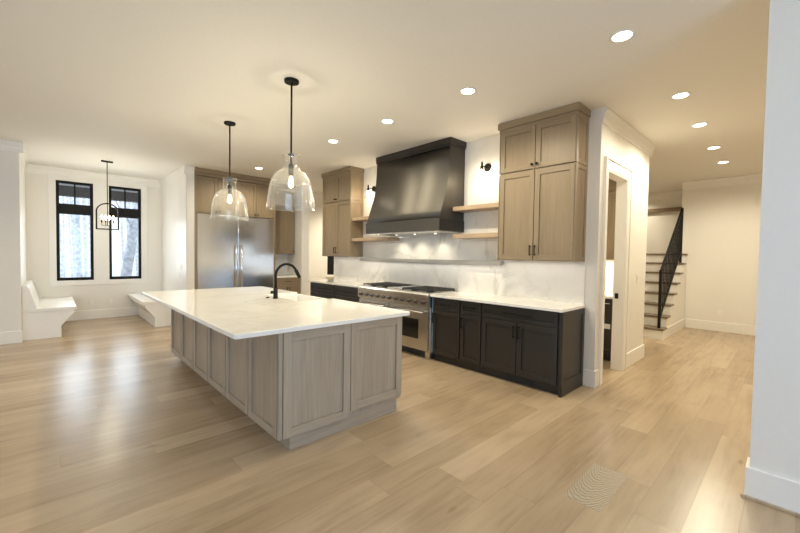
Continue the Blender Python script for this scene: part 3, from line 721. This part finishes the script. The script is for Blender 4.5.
# ------------------------------------------------------------------ recessed ceiling lights
def downlight(x, y, label, watts):
    T = Thing('recessed_light', label, 'ceiling light', (x, y, CZ), 'round recessed ceiling lights')
    T.part('trim_ring', lambda bm: add_lathe(bm, [(.062, -.001), (.062, -.006), (.080, -.006), (.082, -.001)], (x, y, CZ), 32), 'plastic')
    T.part('lens', lambda bm: add_lathe(bm, [(.0625, -.0015), (.0625, -.0075), (.05, -.008)], (x, y, CZ), 32), 'disc')
    T.lamp('downlight', 'SPOT', (x, y, CZ-.02), watts, WARM, spot_size=2.9, spot_blend=0.5, shadow_soft_size=0.06)
    return T
d0 = downlight(3.1, 0.93, 'recessed ceiling light nearest the camera, largest of all in view', 20)
d1 = None
for x, y, l in ((3.05, 2.29, 'recessed ceiling light before the near wall cabinet and right of the hood'), (3.04, 3.49, 'recessed ceiling light in front of the right half of the hood'),
                (3.02, 4.67, 'recessed ceiling light in front of the far wall cabinet'), (2.96, 7.18, 'small recessed ceiling light in front of the refrigerator cabinet'),
                (4.63, 0.84, 'nearest recessed ceiling light of the hallway row'), (5.79, 0.85, 'second recessed ceiling light of the hallway row'),
                (7.11, 0.87, 'third recessed ceiling light of the hallway row'), (8.26, 0.88, 'farthest recessed ceiling light of the hallway row, before the stairs')):
    if x > 4: hall0 = downlight(x, y, l, 30) if x < 5 else downlight(x, y, l, HALL_W) if x < 6 else (dup(hall0.root, (x, y, CZ), l), hall0)[1]
    else: d1 = downlight(x, y, l, DOWN_W) if d1 is None else (dup(d1.root, (x, y, CZ), l), d1)[1]
for i, (x, y, watts) in enumerate(((-1.2, 6.3, 40), (0.6, 6.3, 28), (-1.2, 3.6, 55), (5.9, 7.8, 260), (9.2, 2.9, 60), (10.6, 2.8, 50))):   # unseen lamps added to brighten the living side, passage and stairwell
    d = bpy.data.lights.new('added_fill_lamp', 'SPOT'); d.energy = watts; d.color = WARM; d.spot_size = 2.5; d.spot_blend = 0.9; d.shadow_soft_size = 0.06
    o = bpy.data.objects.new('added_fill_lamp', d); COL.objects.link(o); o.location = (x, y, CZ-.02)

# ------------------------------------------------------------------ stairs
def stairs():
    R, G, X0 = 0.197, 0.256, 8.0; ya, yb = 1.60, 3.94
    T = Thing('staircase', 'white staircase with brown wood treads at the end of the hallway', 'staircase', (8.9, 2.6, 0))
    for n in range(1, 9):
        x = X0 + G*(n-1); xe = X0+G*n if n < 8 else 9.89
        T.part('riser', boxes((x, xe, ya, yb, R*(n-1), R*n-.035)), 'trim')
        T.part('tread' if n < 8 else 'landing', boxes((x-.03, xe if n < 8 else 9.895, ya-.03, yb, R*n-.035, R*n), *([] if n < 8 else [(9.895, 11.09, 1.715, yb, R*n-.035, R*n)])), 'treadz', 0.006)
    T.part('stringer', lambda bm: add_prism(bm, [(X0-.002, 0), (9.88, 0), (9.88, R*8-.04)] + [p for n in range(8, 1, -1) for p in ((X0+G*(n-1)-.002, R*n-.04), (X0+G*(n-1)-.002, R*(n-1)-.04))] + [(X0-.002, R-.04)], 'y', ya-.012, ya-.0005), 'trim')
    T.part('skirting', lambda bm: add_prism(bm, [(X0+.01, 0), (9.88, 0), (9.88, BB), (X0+.10, BB), (X0+.01, BB*.8)], 'y', ya-.03, ya-.0125), 'trim', 0.002)
    return R, G, X0
R_, G_, X0_ = stairs()
def railing():
    y = 1.655; T = Thing('stair_railing', 'black metal stair railing with thin balusters beside the treads', 'railing', (8.05, y, .2))
    xa, xb = X0_+.045, 9.665; za, zb = R_*1+.001, R_*7+.001
    ta, tb = 1.235, 2.50
    T.part('newel_post', boxes((xa-.022, xa+.022, y-.022, y+.022, za, ta+.02)), 'black', 0.002)
    T.part('newel_post', boxes((xb-.022, xb+.022, y-.022, y+.022, zb, tb+.03)), 'black', 0.002)
    def rail(dz0, dz1, w):
        return lambda bm: add_prism(bm, [(xa, ta+dz0), (xb, tb+dz0), (xb, tb+dz1), (xa, ta+dz1)], 'y', y-w, y+w)
    T.part('handrail', rail(-.035, 0.005, .022), 'black', 0.003)
    T.part('bottom_rail', rail(-.90, -.875, .012), 'black')
    n = 15
    for i in range(1, n):
        t = i/n; x = xa+(xb-xa)*t; z = ta+(tb-ta)*t
        T.part('baluster', lambda bm: add_box(bm, x-.008, x+.008, y-.008, y+.008, z-.885, z-.03), 'black')
railing()
single('wood_ledge', boxes((11.02, 11.099, 1.71, 3.94, 2.62, 2.71)), 'treadz', 'dark brown wood ledge on the wall above the stair landing', 'ledge', (11.06, 2.8, 2.5), 0.003)

# ------------------------------------------------------------------ pantry behind the doorway
def pantry():
    T = Thing('base_cabinet', 'dark pantry cabinet with steel bar handle seen through the doorway', 'base cabinet', (6.2, 2.6, 0))
    F = 5.70
    T.part('body', boxes((F, 6.24, 1.67, 3.84, 0.10, 0.889)), 'dkz'); T.part('toe_kick', boxes((F+.06, 6.24, 1.67, 3.84, 0, 0.10)), 'dkz')
    for a, b in ((1.675, 2.27), (2.275, 3.05), (3.055, 3.835)):
        d = shaker(T, 'door', '-x', F, a, b, 0.11, 0.88, ['dkz', 'dkz']); pull(T, d, '-x', F-.02, (a+b)/2, 0.82, 0.45, False, 'steel')
    T.part('paper_label', boxes((F-.014, F-.0115, 1.74, 1.90, 0.46, 0.53)), 'plastic', 0, None, 'white paper label')
    single('countertop', boxes((F-.04, 6.245, 1.66, 3.845, 0.890, 0.922)), 'quartz', 'white pantry countertop seen through the doorway', 'countertop', (6.2, 2.6, .89), 0.003)
    T = Thing('wall_cabinet', 'stained wood pantry wall cabinet seen through the doorway', 'wall cabinet', (6.3, 2.6, 1.43))
    T.part('body', boxes((5.93, 6.245, 1.67, 3.84, 1.43, 3.0)), 'woodz')
    for a, b in ((1.675, 2.27), (2.275, 3.05), (3.055, 3.835)):
        d = shaker(T, 'door', '-x', 5.93, a, b, 1.435, 2.40, ['woodz', 'woody']); pull(T, d, '-x', 5.91, b-.03, 1.55, 0.12)
        d = shaker(T, 'door', '-x', 5.93, a, b, 2.42, 2.98, ['woodz', 'woody'])
    T.part('crown', boxes((5.89, 6.245, 1.67, 3.84, 3.0, 3.098)), 'woody')
    d = bpy.data.lights.new('pantry_fill_light', 'SPOT'); d.energy = 70; d.color = WARM; d.spot_size = 2.6; d.spot_blend = 0.9; d.shadow_soft_size = 0.08  # unseen light added to brighten the pantry
    o = bpy.data.objects.new('pantry_fill_light', d); COL.objects.link(o); o.location = (5.15, 2.6, CZ-.02)
    d = bpy.data.lights.new('pantry_counter_fill', 'AREA'); d.energy = 10; d.color = (1, .93, .82); d.size = 0.1; d.shape = 'RECTANGLE'; d.size_y = 2.0  # unseen area light added above the pantry counter
    o = bpy.data.objects.new('pantry_counter_fill', d); COL.objects.link(o); o.location = (6.07, 2.7, 1.42)
pantry()
single('strike_plate', boxes((OX[1]-.022, OX[1]-.0185, 1.55, 1.59, 0.93, 1.0)), 'black', 'small black latch plate on the doorway jamb', 'latch', (OX[1]-.02, 1.51, 0.93))

# ------------------------------------------------------------------ outlets and switches
def plate(face, P, u, z, label, kind='outlet'):
    T = Thing('wall_outlet' if kind == 'outlet' else 'light_switch', label, 'outlet' if kind == 'outlet' else 'switch', facept(face, P, u, 0, z))
    p = T.part('cover', lambda bm: facebox(bm, face, P, u-.036, u+.036, 0, .006, z-.058, z+.058), 'plastic', 0.002)
    if kind == 'outlet':
        for dz in (-.022, .022): T.part('socket', lambda bm: facebox(bm, face, P, u-.016, u+.016, .006, .009, z+dz-.014, z+dz+.014), 'trim', 0.001, p)
    else: T.part('rocker', lambda bm: facebox(bm, face, P, u-.016, u+.016, .006, .010, z-.033, z+.033), 'trim', 0.001, p)
plate('-y', WY, 0.62, 0.35, 'left one of two white outlets under the bay windows')
plate('-y', WY, 0.94, 0.35, 'right one of two white outlets under the bay windows')
plate('-x', 9.9, 1.01, 0.37, 'white outlet low on the far hallway wall beside the stairs')
plate('-y', 1.5, 5.95, 1.18, 'white light switch on the hallway wall beside the doorway', 'switch')
plate('-x', 1.908, 8.40, 1.15, 'white light switch on the bay wall beside the refrigerator', 'switch')
plate('-x', 1.908, 8.55, 0.98, 'white outlet on the bay wall left of the refrigerator, above the bench')

# ------------------------------------------------------------------ outside the windows
struct('ground', lambda bm: add_box(bm, -30, 40, 10.45, 75, -0.6, -0.4), 'snow')
struct('trim_porch_soffit', boxes((-4, 7, 10.4, 13.2, 3.12, 3.22)), 'soffit')
struct('trim_porch_beam', boxes((-4, 7, 13.0, 13.2, 2.86, 3.119)), 'porch')
def tree(x, y, r, lean, h, label, group=None):
    def fn(bm):
        pts = [(x+lean*t+.05*r*10*math.sin(5*t+x)*.3, y+.1*math.sin(3*t+y), -0.5+h*t) for t in [i/10 for i in range(11)]]
        add_tube(bm, pts, r, 9, r*.45)
        rnd = random.Random(int(x*100+y*10))
        for k in range(6):
            t = .35+.1*k; p = Vector(pts[int(t*10)]); a = rnd.uniform(0, 6.28); L = rnd.uniform(.8, 2.0)
            add_tube(bm, [p, p+Vector((math.cos(a)*L*.5, math.sin(a)*L*.5, L*.4)), p+Vector((math.cos(a)*L, math.sin(a)*L, L*.95))], r*.25, 6, r*.06)
    single('tree', fn, 'bark', label, 'tree', (x, y, -.45), 0, group)
tree(1.62, 15.0, .17, 1.3, 9, 'thick leaning bare tree trunk outside the right bay window')
for i, (x, y) in enumerate(((0.35, 21), (0.95, 25), (1.2, 19), (0.6, 31), (1.9, 35), (2.6, 22), (3.4, 28), (2.3, 31), (4.0, 33), (1.5, 29), (0.25, 38), (0.75, 17.5), (1.05, 33), (2.0, 26), (2.9, 36), (1.75, 22.5), (2.75, 19), (3.05, 24))):
    tree(x, y, random.uniform(.06, .11), random.uniform(-.5, .5), 11, 'thin pale bare tree trunk in the woods outside the bay windows', 'bare trees outside the bay windows')
